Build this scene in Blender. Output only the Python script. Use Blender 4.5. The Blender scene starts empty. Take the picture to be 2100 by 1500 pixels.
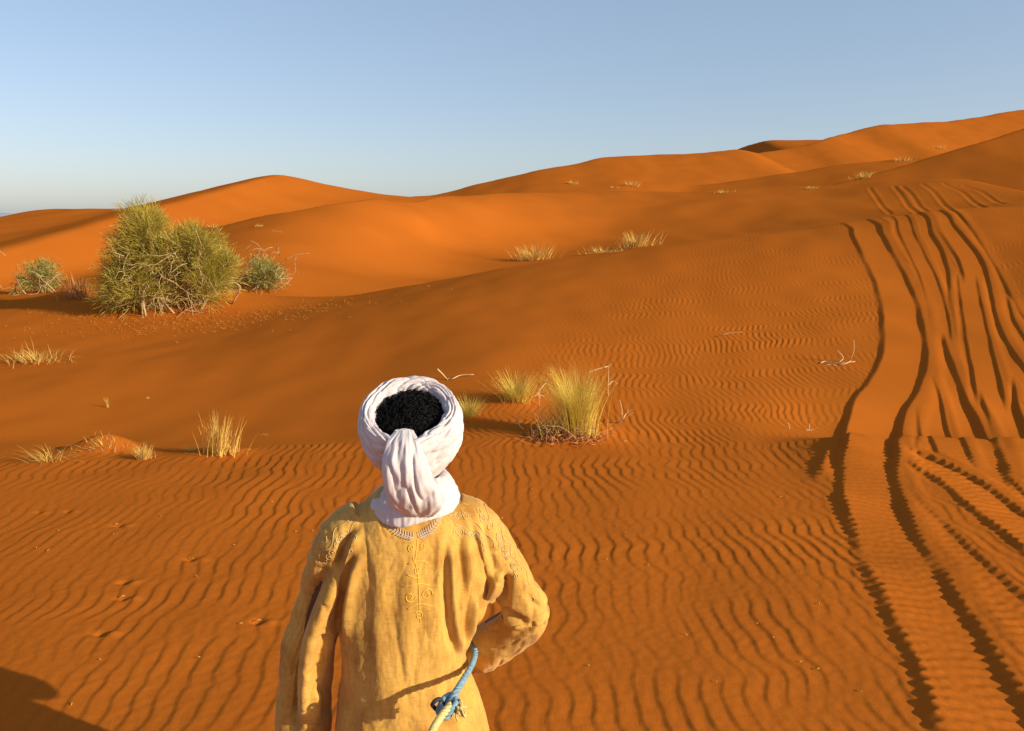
import bpy, math, random
import numpy as np
from mathutils import Vector
from mathutils.bvhtree import BVHTree

# ---------------------------------------------------------------- camera, sky, sun, exposure
scene = bpy.context.scene
F = 1648.0; PITCH = math.radians(10.3); CZ = 2.25          # focal length in photo pixels, tilt, eye height on the camel
SUN_AZ = math.radians(26); SUN_EL = math.radians(18)       # sun right of and a little behind the camera
cd = bpy.data.cameras.new("camera"); cam = bpy.data.objects.new("camera", cd); scene.collection.objects.link(cam)
cam.location = (0, 0, CZ); cam.rotation_euler = (math.radians(90) - PITCH, 0, 0)
cd.sensor_width = 36; cd.lens = 36 * F / 2100; cd.clip_start = 0.05; cd.clip_end = 20000
scene.camera = cam
S = np.array([math.cos(SUN_AZ) * math.cos(SUN_EL), -math.sin(SUN_AZ) * math.cos(SUN_EL), math.sin(SUN_EL)])
world = bpy.data.worlds.new("World"); scene.world = world; world.use_nodes = True
wn = world.node_tree.nodes; bg = wn["Background"]
sky = wn.new("ShaderNodeTexSky"); sky.sky_type = 'NISHITA'; sky.sun_disc = False
sky.sun_elevation = SUN_EL; sky.sun_rotation = math.pi / 2 + SUN_AZ
sky.altitude = 0; sky.air_density = 0.9; sky.dust_density = 1.1; sky.ozone_density = 2.0
veil = wn.new("ShaderNodeVectorMath"); veil.operation = 'MULTIPLY_ADD'          # thin even dust haze over the whole sky
veil.inputs[1].default_value = (.64, .55, .57); veil.inputs[2].default_value = (.76, 1.06, 1.24)
world.node_tree.links.new(sky.outputs[0], veil.inputs[0]); world.node_tree.links.new(veil.outputs[0], bg.inputs[0]); bg.inputs[1].default_value = 0.15
sd = bpy.data.lights.new("sun", 'SUN'); so = bpy.data.objects.new("sun", sd); scene.collection.objects.link(so)
sd.energy = 5.0; sd.angle = math.radians(0.53); sd.color = (1.0, 0.94, 0.70)
so.rotation_euler = Vector(S).to_track_quat('Z', 'Y').to_euler()
scene.view_settings.view_transform = 'Standard'; scene.view_settings.look = 'None'
scene.view_settings.exposure = 0.36; scene.view_settings.gamma = 1.0
random.seed(7); RNG = np.random.default_rng(7)

# ---------------------------------------------------------------- small helpers
def mat(name, color, rough=0.8, var=None, nscale=6.0, bump=None, bscale=80.0, stretch=(1, 1, 1), spec=0.2, sheen=0.0, trans=0.0):
    m = bpy.data.materials.new(name); m.use_nodes = True
    N = m.node_tree.nodes; L = m.node_tree.links; b = N["Principled BSDF"]
    b.inputs["Base Color"].default_value = (*color, 1); b.inputs["Roughness"].default_value = rough
    b.inputs["Specular IOR Level"].default_value = spec
    if sheen: b.inputs["Sheen Weight"].default_value = sheen; b.inputs["Sheen Roughness"].default_value = .5
    tc = N.new("ShaderNodeTexCoord"); mp = N.new("ShaderNodeMapping"); mp.inputs["Scale"].default_value = stretch
    L.new(tc.outputs["Object"], mp.inputs[0])
    if var:
        n = N.new("ShaderNodeTexNoise"); n.inputs["Scale"].default_value = nscale; n.inputs["Detail"].default_value = 5
        L.new(mp.outputs[0], n.inputs["Vector"])
        r = N.new("ShaderNodeValToRGB"); r.color_ramp.elements[0].position = .3; r.color_ramp.elements[1].position = .7
        r.color_ramp.elements[0].color = (*color, 1); r.color_ramp.elements[1].color = (*var, 1)
        L.new(n.outputs["Fac"], r.inputs[0]); L.new(r.outputs[0], b.inputs["Base Color"])
    if bump:
        n2 = N.new("ShaderNodeTexNoise"); n2.inputs["Scale"].default_value = bscale; n2.inputs["Detail"].default_value = 3
        L.new(mp.outputs[0], n2.inputs["Vector"])
        bp = N.new("ShaderNodeBump"); bp.inputs["Strength"].default_value = bump; bp.inputs["Distance"].default_value = .004
        L.new(n2.outputs["Fac"], bp.inputs["Height"]); L.new(bp.outputs[0], b.inputs["Normal"])
    if trans:                                   # thin leaves let some sun through
        t = N.new("ShaderNodeBsdfTranslucent"); mx = N.new("ShaderNodeMixShader"); mx.inputs[0].default_value = trans
        src = b.inputs["Base Color"].links[0].from_socket if b.inputs["Base Color"].links else None
        if src: L.new(src, t.inputs[0])
        else: t.inputs[0].default_value = (*color, 1)
        out = N["Material Output"]; L.new(b.outputs[0], mx.inputs[1]); L.new(t.outputs[0], mx.inputs[2]); L.new(mx.outputs[0], out.inputs[0])
    return m

def link(name, me, m=None, parent=None, smooth=True):
    if m is not None: me.materials.append(m)
    o = bpy.data.objects.new(name, me); scene.collection.objects.link(o)
    if parent is not None: o.parent = parent
    if smooth: me.polygons.foreach_set("use_smooth", np.ones(len(me.polygons), bool))
    return o
def tag(o, label=None, cat=None, group=None, kind=None):
    if label: o["label"] = label
    if cat: o["category"] = cat
    if group: o["group"] = group
    if kind: o["kind"] = kind
    return o
def empty(name, loc):
    o = bpy.data.objects.new(name, None); scene.collection.objects.link(o); o.location = loc; o.empty_display_size = .1
    return o
def np_mesh(name, V, Q):
    me = bpy.data.meshes.new(name); n = len(V); k = len(Q); w = Q.shape[1]
    me.vertices.add(n); me.vertices.foreach_set("co", np.ascontiguousarray(V, np.float32).ravel())
    me.loops.add(k * w); me.loops.foreach_set("vertex_index", np.ascontiguousarray(Q, np.int32).ravel())
    me.polygons.add(k); me.polygons.foreach_set("loop_start", np.arange(0, k * w, w, dtype=np.int32))
    me.update(calc_edges=True); return me
def grid_faces(r, c, wrap=False):
    i = np.arange(r - 1)[:, None]; j = np.arange(c if wrap else c - 1)[None]
    a = i * c + j; b = i * c + (j + 1) % c
    return np.stack([a, b, b + c, a + c], -1).reshape(-1, 4)
class MB:                                       # collects tubes, blades and quads of ONE mesh
    def __init__(s): s.V = []; s.Q = []; s.n = 0
    def add(s, V, Q): s.V.append(np.asarray(V, float)); s.Q.append(np.asarray(Q) + s.n); s.n += len(V)
    def tube(s, pts, rad, k=6):
        p = np.asarray(pts, float); n = len(p); rad = np.broadcast_to(rad, (n,))
        t = np.gradient(p, axis=0); t /= np.linalg.norm(t, axis=1)[:, None] + 1e-12
        up = np.array([0, 0, 1.]) if abs(t[:, 2]).mean() < .8 else np.array([1., 0, 0])
        a = np.cross(t, up); a /= np.linalg.norm(a, axis=1)[:, None] + 1e-12; b = np.cross(t, a)
        th = np.arange(k) * 2 * np.pi / k
        R = p[:, None] + rad[:, None, None] * (a[:, None] * np.cos(th)[None, :, None] + b[:, None] * np.sin(th)[None, :, None])
        V = np.concatenate([R.reshape(-1, 3), p[:1], p[-1:]])
        Q = grid_faces(n, k, True)
        j = np.arange(k); c0 = n * k; c1 = c0 + 1; j2 = (j + 1) % k
        cap = np.concatenate([np.stack([np.full(k, c0), j2, j, j], 1), np.stack([np.full(k, c1), (n - 1) * k + j, (n - 1) * k + j2, (n - 1) * k + j2], 1)])
        s.add(V, Q); s.T = getattr(s, 'T', []); s.T.append(cap[:, :3] + s.n - len(V))
    def ribbon(s, pts, wid, side):
        p = np.asarray(pts, float); n = len(p); w = np.broadcast_to(wid, (n,))[:, None] * np.asarray(side, float)
        s.add(np.concatenate([p - w / 2, p + w / 2]), np.stack([np.arange(n - 1), np.arange(1, n), np.arange(1, n) + n, np.arange(n - 1) + n], 1))
    def build(s, name, m, parent=None, smooth=True):
        V = np.concatenate(s.V); Q = np.concatenate(s.Q); T = np.concatenate(s.T) if getattr(s, 'T', None) else np.zeros((0, 3), int)
        me = bpy.data.meshes.new(name); me.vertices.add(len(V)); me.vertices.foreach_set("co", V.astype(np.float32).ravel())
        me.loops.add(len(Q) * 4 + len(T) * 3); me.loops.foreach_set("vertex_index", np.concatenate([Q.ravel(), T.ravel()]).astype(np.int32))
        me.polygons.add(len(Q) + len(T))
        me.polygons.foreach_set("loop_start", np.concatenate([np.arange(len(Q)) * 4, len(Q) * 4 + np.arange(len(T)) * 3]).astype(np.int32))
        me.update(calc_edges=True); return link(name, me, m, parent, smooth)

# ---------------------------------------------------------------- shape of the dunes (world-space height functions)
cp,sp=math.cos(PITCH),math.sin(PITCH)
def P(px,py,Y):
    u=(px-1050)/F; v=(py-750)/F
    fw=cp-v*sp; up=-(sp+v*cp)
    return (u/fw*Y, Y, CZ+up/fw*Y)
def proj(x,y,z):
    d=y*cp-(z-CZ)*sp; h=y*sp+(z-CZ)*cp
    return 1050+F*x/d, 750-F*h/d
# ---------- noise
def _hash(ix,iy,seed):
    n=(ix.astype(np.int64)*374761393+iy.astype(np.int64)*668265263+seed*974634777)&0xffffffff
    n=((n^(n>>13))*1274126177)&0xffffffff
    return ((n^(n>>16))&0xffff)/65535.0
def noise(x,y,seed=0):
    ix=np.floor(x);iy=np.floor(y);fx=x-ix;fy=y-iy
    ux=fx*fx*fx*(fx*(fx*6-15)+10);uy=fy*fy*fy*(fy*(fy*6-15)+10)
    def g(dx,dy):
        a=_hash(ix+dx,iy+dy,seed)*6.2831853
        return np.cos(a)*(fx-dx)+np.sin(a)*(fy-dy)
    a=g(0,0);b=g(1,0);c=g(0,1);d=g(1,1)
    return ((a*(1-ux)+b*ux)*(1-uy)+(c*(1-ux)+d*ux)*uy)*1.5
def fbm(x,y,o=4,seed=0):
    s=0;a=1.0
    for i in range(o):
        s=s+a*noise(x*2**i,y*2**i,seed+i);a*=.5
    return s
def sst(x,a,b):
    t=np.clip((x-a)/(b-a),0,1);return t*t*(3-2*t)
# ---------- thin plate spline
class TPS:
    def __init__(s,pts,lam=1e-3,scale=1.0):
        p=np.array(pts,float);s.c=p[:,:2]/scale;s.sc=scale
        n=len(p);K=s.k(s.c,s.c)+lam*np.eye(n)
        Q=np.hstack([np.ones((n,1)),s.c])
        A=np.block([[K,Q],[Q.T,np.zeros((3,3))]])
        s.w=np.linalg.solve(A,np.concatenate([p[:,2],np.zeros(3)]))
    @staticmethod
    def k(a,b):
        r2=((a[:,None,0]-b[None,:,0])**2+(a[:,None,1]-b[None,:,1])**2)
        return .5*r2*np.log(r2+1e-12)
    def __call__(s,x,y):
        sh=x.shape;q=np.stack([x.ravel(),y.ravel()],1)/s.sc
        out=np.empty(len(q))
        for i in range(0,len(q),200000):
            qq=q[i:i+200000]
            out[i:i+200000]=s.k(qq,s.c)@s.w[:-3]+s.w[-3]+qq@s.w[-2:]
        return out.reshape(sh)
def smax(a,b,k):
    h=np.clip(.5+.5*(a-b)/k,0,1);return b*(1-h)+a*h+k*h*(1-h)
def smin(a,b,k): return -smax(-a,-b,k)
# ---------- near sand
near=[(X,Y,0.0) for X in (-8,-4,0,4) for Y in (-2,1,3.5,5.5)]
near+=[(8,Y,0.15) for Y in (-2,1,3.5,5.5)]
near+=[P(*a) for a in [
 (60,945,7.3),(300,945,7.4),(500,935,7.5),(700,915,7.7),(1000,920,7.6),(1300,930,7.5),(1600,930,7.5),
 (150,905,8.6),(450,900,8.6),(700,890,8.6),(1000,862,8.7),(1400,890,8.3),(1700,880,8.5),(2000,880,8.5),
 (100,800,11),(400,800,11),(700,790,10.6),(1000,750,10.4),(1400,790,9.9),(1760,780,9.9),(2100,760,9.9),
 (0,720,14),(300,715,14),(600,700,13.3),(1000,650,13.4),(1400,640,13.1),(1760,620,13.2),(2050,600,13.2),
 (0,650,17.5),(300,655,17.2),(560,640,17.6),(740,603,18.6),(1000,555,18),(1400,498,18),(1760,452,18),(1880,434,17.8),(1950,428,17.5),(2100,421,17),
 (-400,800,11),(-500,700,16),(2500,700,10),(2500,400,17)]]
near+=[(-12,21,.25),(-6,21,.35),(-2,22,.9),(4,22,1.9),(9,22,2.6),(14,21,3)]
near_t=TPS(near,6e-3,10.)
YC=np.array([[P(px,600,Y)[0],Y] for px,Y in [(-400,27),(250,25),(480,21.5),(600,19.6),(740,18.6),(1000,18),(1400,18),(1760,18),(1950,17.5),(2100,17),(2500,16)]])
def crest1(x): return np.interp(x,YC[:,0],YC[:,1])
XC=np.linspace(-30,30,601);ZC=near_t(XC,crest1(XC))
def H_near(x,y):
    z=near_t(x,y)
    yc=crest1(x)
    zc=np.interp(x,XC,ZC)
    lee=zc-.27*(y-yc)
    z=smin(z,lee,.05)
    # low lip that the wheel tracks cross
    w=sst(x,2.4,3.6)
    yl=7.55+.25*np.sin(x*.6)
    rise=np.where(y<yl,.16*np.exp(-((y-yl)/1.6)**2),.16*np.exp(-((y-yl)/.35)**2))
    hol=-.10*np.exp(-((y-8.6)/.7)**2)
    z=z+w*(rise+hol)
    return z
# ---------- middle bowl
mid=[P(*a) for a in [
 (800,592,24.5),(900,592,26.5),(1000,577,29),(1100,560,31),(1300,522,36),
 (-300,640,22),(0,640,20),(200,640,20.5),(400,630,21),(560,625,21),(650,610,22.4),(740,598,23.4),
 (-200,560,30),(0,560,30),(200,560,30),(400,560,24.5),(520,550,24),(650,545,27),(800,560,30.5),(900,565,33),(1000,545,36.5),(1100,527,39.5),(1340,495,46),(1500,478,48),(1750,450,46),(2100,420,40),
 (450,520,27),(600,500,29.3),(700,505,31.5),(800,500,36),(900,500,41),(1000,490,46),(1100,480,50),(1250,465,54),(1400,445,55),(1600,430,54),(1780,425,51),(2000,420,45),
 (750,465,36),(850,440,42),(950,418,50),(1050,402,58),(1170,397,66),(1300,397,68),(1480,392,67),(1700,384,63),(1850,377,59),(1950,374,56),(2100,404,48),(2300,440,30),
 (-200,510,42),(0,505,42),(200,500,42),(350,490,43),(0,475,55),(200,470,55),(400,463,55)]]
mid_t=TPS(mid,2e-3,20.)
def catmull(p,n=8):
    p=np.array(p,float);q=np.vstack([2*p[0]-p[1],p,2*p[-1]-p[-2]]);o=[]
    for i in range(1,len(q)-2):
        for t in np.arange(n)/n:
            a,b,c,d=q[i-1],q[i],q[i+1],q[i+2]
            o.append(.5*((2*b)+(c-a)*t+(2*a-5*b+4*c-d)*t*t+(3*b-a-3*c+d)*t**3))
    o.append(p[-1]);return np.array(o)
class Ridge:
    # crest line given from left to right; front face towards the camera, lee face beyond
    def __init__(s,pts,sf,sb,rnd=.6,curve=0.0,lo=.3,hi=.3):
        p=catmull([P(*a) for a in pts],24)
        xs=np.linspace(p[0,0],p[-1,0],400)
        s.x=xs;s.y=np.interp(xs,p[:,0],p[:,1]);s.z=np.interp(xs,p[:,0],p[:,2])
        s.sf,s.sb,s.r,s.cv,s.lo,s.hi=sf,sb,rnd,curve,lo,hi
    def __call__(s,x,y):
        yc=np.interp(x,s.x,s.y);zc=np.interp(x,s.x,s.z)
        zc=zc-s.lo*np.maximum(s.x[0]-x,0)-s.hi*np.maximum(x-s.x[-1],0)
        d=y-yc;dd=np.sqrt(d*d+s.r**2)-s.r
        return zc-np.where(d<0,s.sf,s.sb)*dd/(1+s.cv*dd)
# crest points run left to right, so the camera side is the 'front'
ridges=[
 Ridge([(-500,470,75),(-200,462,72),(0,450,70),(40,445,69),(80,432,68),(170,429,66),(270,427,65),(350,411,64),(430,391,63),(500,373,62),(545,363,62),(572,359,62),(600,363,63),(680,382,66),(750,394,68),(820,401,70),(900,402,73)],.13,.4,1.2),
 Ridge([(780,412,83.5),(835,402,85.8),(900,397,88.2),(1000,375,90.5),(1100,351,92.8),(1180,337,96.3),(1260,321,100.9),(1440,314,106.7),(1520,309,110.2),(1600,330,112.5)],.24,.4,1.0),
 Ridge([(1500,312,150.8),(1540,298,148.5),(1580,290,146.2),(1680,287,145.0),(1760,287,145.0)],.2,.4,1.0),
 Ridge([(1500,345,106.7),(1545,318,109.0),(1610,305,112.5),(1680,289,116.0),(1740,272,126.0),(1800,257,131.0),(1870,255,137.0),(1980,244,147.0),(2100,226,160.0),(2300,205,174.0),(2600,190,188.0)],.3,.45,.8),
 Ridge([(1230,400,85.8),(1320,386,89.3),(1420,363,95.1),(1500,352,99.8),(1560,345,103.2),(1680,333,109.0)],.3,.35,.5),
 Ridge([(1150,404,81.2),(1300,396,82.4),(1450,380,83.5),(1600,358,83.5),(1720,337,83.5),(1860,325,83.5),(1950,322,83.5)],.2,.35,.3),
 Ridge([(1640,398,71.9),(1690,385,71.9),(1780,361,72.5),(1900,325,73.7),(2000,295,74.2),(2100,264,76.0),(2250,225,77.7),(2500,180,84.7)],.3,.55,.25),
]
LIP=np.array([[(a-1050)/F,b] for a,b in [(-200,55),(300,52),(450,36),(600,37),(750,42),(850,47),(950,54),(1050,61),(1170,67),(1300,69),(1480,68),(1700,64),(1850,60),(1950,57),(2100,49),(2400,30)]])
def H_far(x,y):
    z=mid_t(x,y)
    # the bowl's far lip: sand drops gently beyond it
    yl=np.interp(x/np.maximum(y,1.),LIP[:,0],LIP[:,1])
    zl=mid_t(x*yl/np.maximum(y,1.),yl)
    z=smin(z,np.where(y>yl,zl-.07*(y-yl),z+1),.25)
    base=-1.6+0*x
    z=np.maximum(z*1.0,base-.02*np.maximum(y-60,0))
    for i,r in enumerate(ridges):
        z=smax(z,r(x,y),.5 if i<1 else .12)
    return z

def pick(px, py, fn, y0=1.5, y1=70, n=4000):    # where a sight line meets the sand
    Y = np.geomspace(y0, y1, n); X, _, Z = P(px, py, Y)
    h = fn(X, Y); k = np.nonzero(h >= Z)[0]
    k = k[0] if len(k) else n - 1
    return np.array([X[k], Y[k], h[k]])

# low heaps of blown sand round the plants: (pixel, height, radius)
HEAPS = []
for px, py, h, rx, ry in [(360, 632, .55, 2.0, 1.2), (165, 610, .25, .9, .6), (1180, 885, .09, .42, .3), (1060, 822, .05, .3, .25),
                          (215, 925, .17, .34, .22), (450, 930, .05, .3, .2), (545, 590, .2, 1.0, .7)]:
    q = pick(px, py, H_near); HEAPS.append((q[0], q[1], h, rx, ry))
H_near0 = H_near
def H_base(x, y):
    z = H_near0(x, y)
    for a, b, h, rx, ry in HEAPS: z = z + h * np.exp(-((x - a) / rx) ** 2 - ((y - b) / ry) ** 2)
    z = z + .035 * noise(x / 2.3, y / 2.3, 11) * sst(y, 3, 9) + .012 * noise(x / .7, y / .9, 12)
    return z

# wheel tracks, pixel centre lines of the ruts: (points, half width in metres, depth)
TR = [
 ([(1930,940),(1985,960),(2040,985),(2120,1025),(2200,1070)], .10, .03),
 ([(2010,955),(2060,1000),(2140,1075),(2240,1160)], .12, .03),
 ([(1812,580),(1820,640),(1824,700),(1816,770),(1796,830)], .09, .025),
 ([(1832,452),(1830,468),(1836,490),(1856,515),(1885,540),(1910,562)], .13, .045),
 ([(1802,464),(1806,490),(1825,530),(1850,560),(1870,595),(1880,640),(1880,700),(1868,775),(1850,840)], .13, .045),
 ([(1945,560),(1955,610),(1966,690),(1985,780),(2015,860),(2034,915)], .14, .04),
 ([(1900,446),(1910,478),(1945,512),(1975,540),(1997,575),(2003,620)], .12, .04),
 ([(1950,440),(1978,475),(2008,525),(2034,570),(2056,615),(2076,650),(2130,700)], .15, .045),
 ([(2045,600),(2060,660),(2110,740),(2160,800)], .14, .04),
 ([(2045,745),(2052,820),(2070,880),(2100,930)], .16, .05),
 ([(1922,775),(1890,835),(1862,885),(1840,930)], .15, .045),
 ([(1926,442),(1940,466),(1968,500),(1993,535),(2007,582),(2016,640),(2032,690),(2060,740),(2110,815)], .17, .055),
 ([(1880,448),(1888,480),(1906,512),(1918,552),(1920,592),(1910,648),(1904,695),(1920,755),(1942,818),(1972,885),(2002,932)], .21, .062),
 ([(1850,446),(1862,480),(1882,520),(1906,570),(1926,640),(1934,705)], .12, .03),
 ([(1985,560),(1998,640),(2018,740),(2040,850)], .13, .035),
 ([(1860,690),(1884,760),(1908,830),(1948,905)], .13, .03),
 ([(1776,464),(1783,482),(1798,512),(1826,565),(1846,615),(1858,680),(1858,740),(1836,795),(1804,850),(1788,900),(1770,932)], .25, .068),
 ([(1768,930),(1846,1032),(1911,1092),(1998,1180),(2110,1290),(2220,1400)], .16, .032),
 ([(1830,926),(1900,950),(1976,990),(2040,1040),(2120,1100),(2220,1180)], .17, .055),
 ([(1790,922),(1786,965),(1800,1043),(1835,1127),(1890,1220),(1950,1325),(2020,1450),(2090,1600),(2150,1760)], .20, .062),
]
TRACKS = []
for pts, w, dep in TR:
    w3 = [pick(a, b, H_base)[:2] for a, b in pts]
    if pts[0][1] < 470: w3 = [w3[0] + np.array([(w3[0] - w3[1])[0] * .3, 1.1])] + w3      # runs on over the crest
    if pts[0][1] > 900: w3 = [w3[0] + (w3[0] - w3[1]) / np.linalg.norm(w3[0] - w3[1]) * .8] + w3
    elif pts[-1][1] > 885: w3 = w3 + [w3[-1] + (w3[-1] - w3[-2]) / np.linalg.norm(w3[-1] - w3[-2]) * .9]
    w3 = catmull(w3, 10)
    TRACKS.append((w3, w, dep))

def track_fields(x, y, off, keep):
    """wheel ruts: a pressed floor between two thrown-up berms; later ruts cut through earlier ones"""
    for w3, w, dep in TRACKS:
        dep0 = dep * .40
        R = w * 2.6
        sel = np.nonzero((x > w3[:, 0].min() - R) & (x < w3[:, 0].max() + R) & (y > w3[:, 1].min() - R) & (y < w3[:, 1].max() + R))[0]
        if not len(sel): continue
        X = x[sel]; Y = y[sel]; best = np.full(len(sel), 1e9); sg = np.zeros(len(sel)); al = np.zeros(len(sel)); L0 = 0.
        for a, b in zip(w3[:-1], w3[1:]):
            d = b - a; L = math.hypot(*d) + 1e-9
            m = np.nonzero((X > min(a[0], b[0]) - R) & (X < max(a[0], b[0]) + R) & (Y > min(a[1], b[1]) - R) & (Y < max(a[1], b[1]) + R))[0]
            if len(m):
                t = ((X[m] - a[0]) * d[0] + (Y[m] - a[1]) * d[1]) / L / L; tc = np.clip(t, 0, 1)
                ex = X[m] - a[0] - tc * d[0]; ey = Y[m] - a[1] - tc * d[1]; dd = np.hypot(ex, ey)
                u = dd < best[m]; k = m[u]; best[k] = dd[u]; sg[k] = np.sign(d[0] * ey - d[1] * ex)[u]; al[k] = (L0 + tc * L)[u]
            L0 += L
        near_k = 1 - .8 * sst(Y, 6.8, 8.2)
        wob = 1 + (.03 + .06 * near_k) * noise(al / .6, sg * 3.1, 41) + .06 * near_k * noise(al / .08, sg * 5.1, 42)
        q = best / (w * wob)
        lug = near_k * np.sin(al * 2 * np.pi / .09 + np.clip(q * sg, -1, 1) * .9 + 1.2 * noise(al / .5, al * 0, 43))
        q = q + .085 * lug * np.clip(1 + 1.2 * noise(al / .35, np.clip(q * sg, -1, 1), 45), 0, 2) * np.exp(-((q - 1.1) / .35) ** 2)
        dep = dep0 * (1 - .15 * sst(Y, 9.5, 12) + .7 * np.exp(-((Y - 8.7) / 1.1) ** 2)) * np.clip(.95 + (.3 + .4 * near_k) * noise(al / .9, al * 0 + w * 50, 46) + .45 * near_k * noise(al / .22, al * 0 + w * 50, 47), .3, 1.6)
        if w3 is TRACKS[-1][0]: dep = dep * (1 + .9 * np.exp(-((al - .75) / .6) ** 2))     # sand heaped where the near rut meets the ridge
        sq = sg * q                              # minus: left of the rut, plus: right of it
        floor = dep * (.05 - 1.0 * np.clip(sq, -1.1, .8) / 1.1)
        lef = np.where(sq < -1.1, dep * 1.05 * (1 - sst(-sq, 1.1, 1.5)), floor)
        rw = sst(sq, .72, 1.1)
        prof = np.where(sq > .72, floor * (1 - rw) + dep * .55 * rw * (1 - sst(sq, 1.15, 2.2)), lef)
        prof = prof + (.0026 + .0022 * near_k) * lug * (1 - sst(q, .8, 1.1)) * (.4 + noise(al / .6, sq * 2, 44))
        ends = sst(al, 0, .6) * (1 - sst(al, L0 - .6, L0))
        k = (1 - sst(q, 1.25, 2.0)) * ends
        off[sel] = off[sel] * (1 - k) + prof * ends * np.where(q < 2.2, 1, 0)
        keep[sel] *= 1 - (1 - sst(q, 1.05, 1.5)) * ends
    return off, keep

# wind ripples: narrow-band noise gives crests that fork and end like real ones
def ripple_field(lam, lx, ly, nx=1536, ny=768):
    kx = np.fft.fftfreq(nx, lx / nx)[None]; ky = np.fft.fftfreq(ny, ly / ny)[:, None]
    k0 = 1 / lam
    f = np.exp(-((kx - k0) / (.105 * k0)) ** 2) * (np.exp(-((ky - .05 * k0) / (.10 * k0)) ** 2) + .8 * np.exp(-(ky / (.26 * k0)) ** 2))
    g = np.fft.ifft2(f * np.fft.fft2(RNG.normal(size=(ny, nx))))
    return g / np.abs(g).mean(), lx / nx, ly / ny
FIELD_NEAR = ripple_field(.106, 24., 23.); FIELD_FAR = ripple_field(.088, 18., 14.)
def ripples(x, y, field, st=.30):
    RF, RDX, RDY = field
    xw = x + (.050 + .018 * sst(y, 7, 8.5)) * noise(x / 1.3, y / .30, 21) + .018 * noise(x / .5, y / .16, 25) + .09 * sst(y, 7, 8.5) * noise(x / 3.5, y / .5, 24) + .05 * noise(x / 2.5, y / .7, 22); yw = y + .1 * noise(x / .8, y / .8, 23)
    a = xw / RDX; b = yw / RDY; i = np.floor(a).astype(int); j = np.floor(b).astype(int); fx = a - i; fy = b - j
    ny, nx = RF.shape; g = lambda p, q: RF[q % ny, p % nx]
    c = (g(i, j) * (1 - fx) + g(i + 1, j) * fx) * (1 - fy) + (g(i, j + 1) * (1 - fx) + g(i + 1, j + 1) * fx) * fy
    ph = (np.angle(c) / (2 * np.pi)) % 1.0; am = np.clip(np.abs(c), 0, 1.35)
    # steep lee side faces left, long gentle side faces the wind
    h = np.where(ph < st, sst(ph, 0, st), 1 - sst(ph, st, 1.0) * .5 - .5 * (ph - st) / (1 - st))
    return (h - .5) * np.minimum(am, 1.0)

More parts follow.
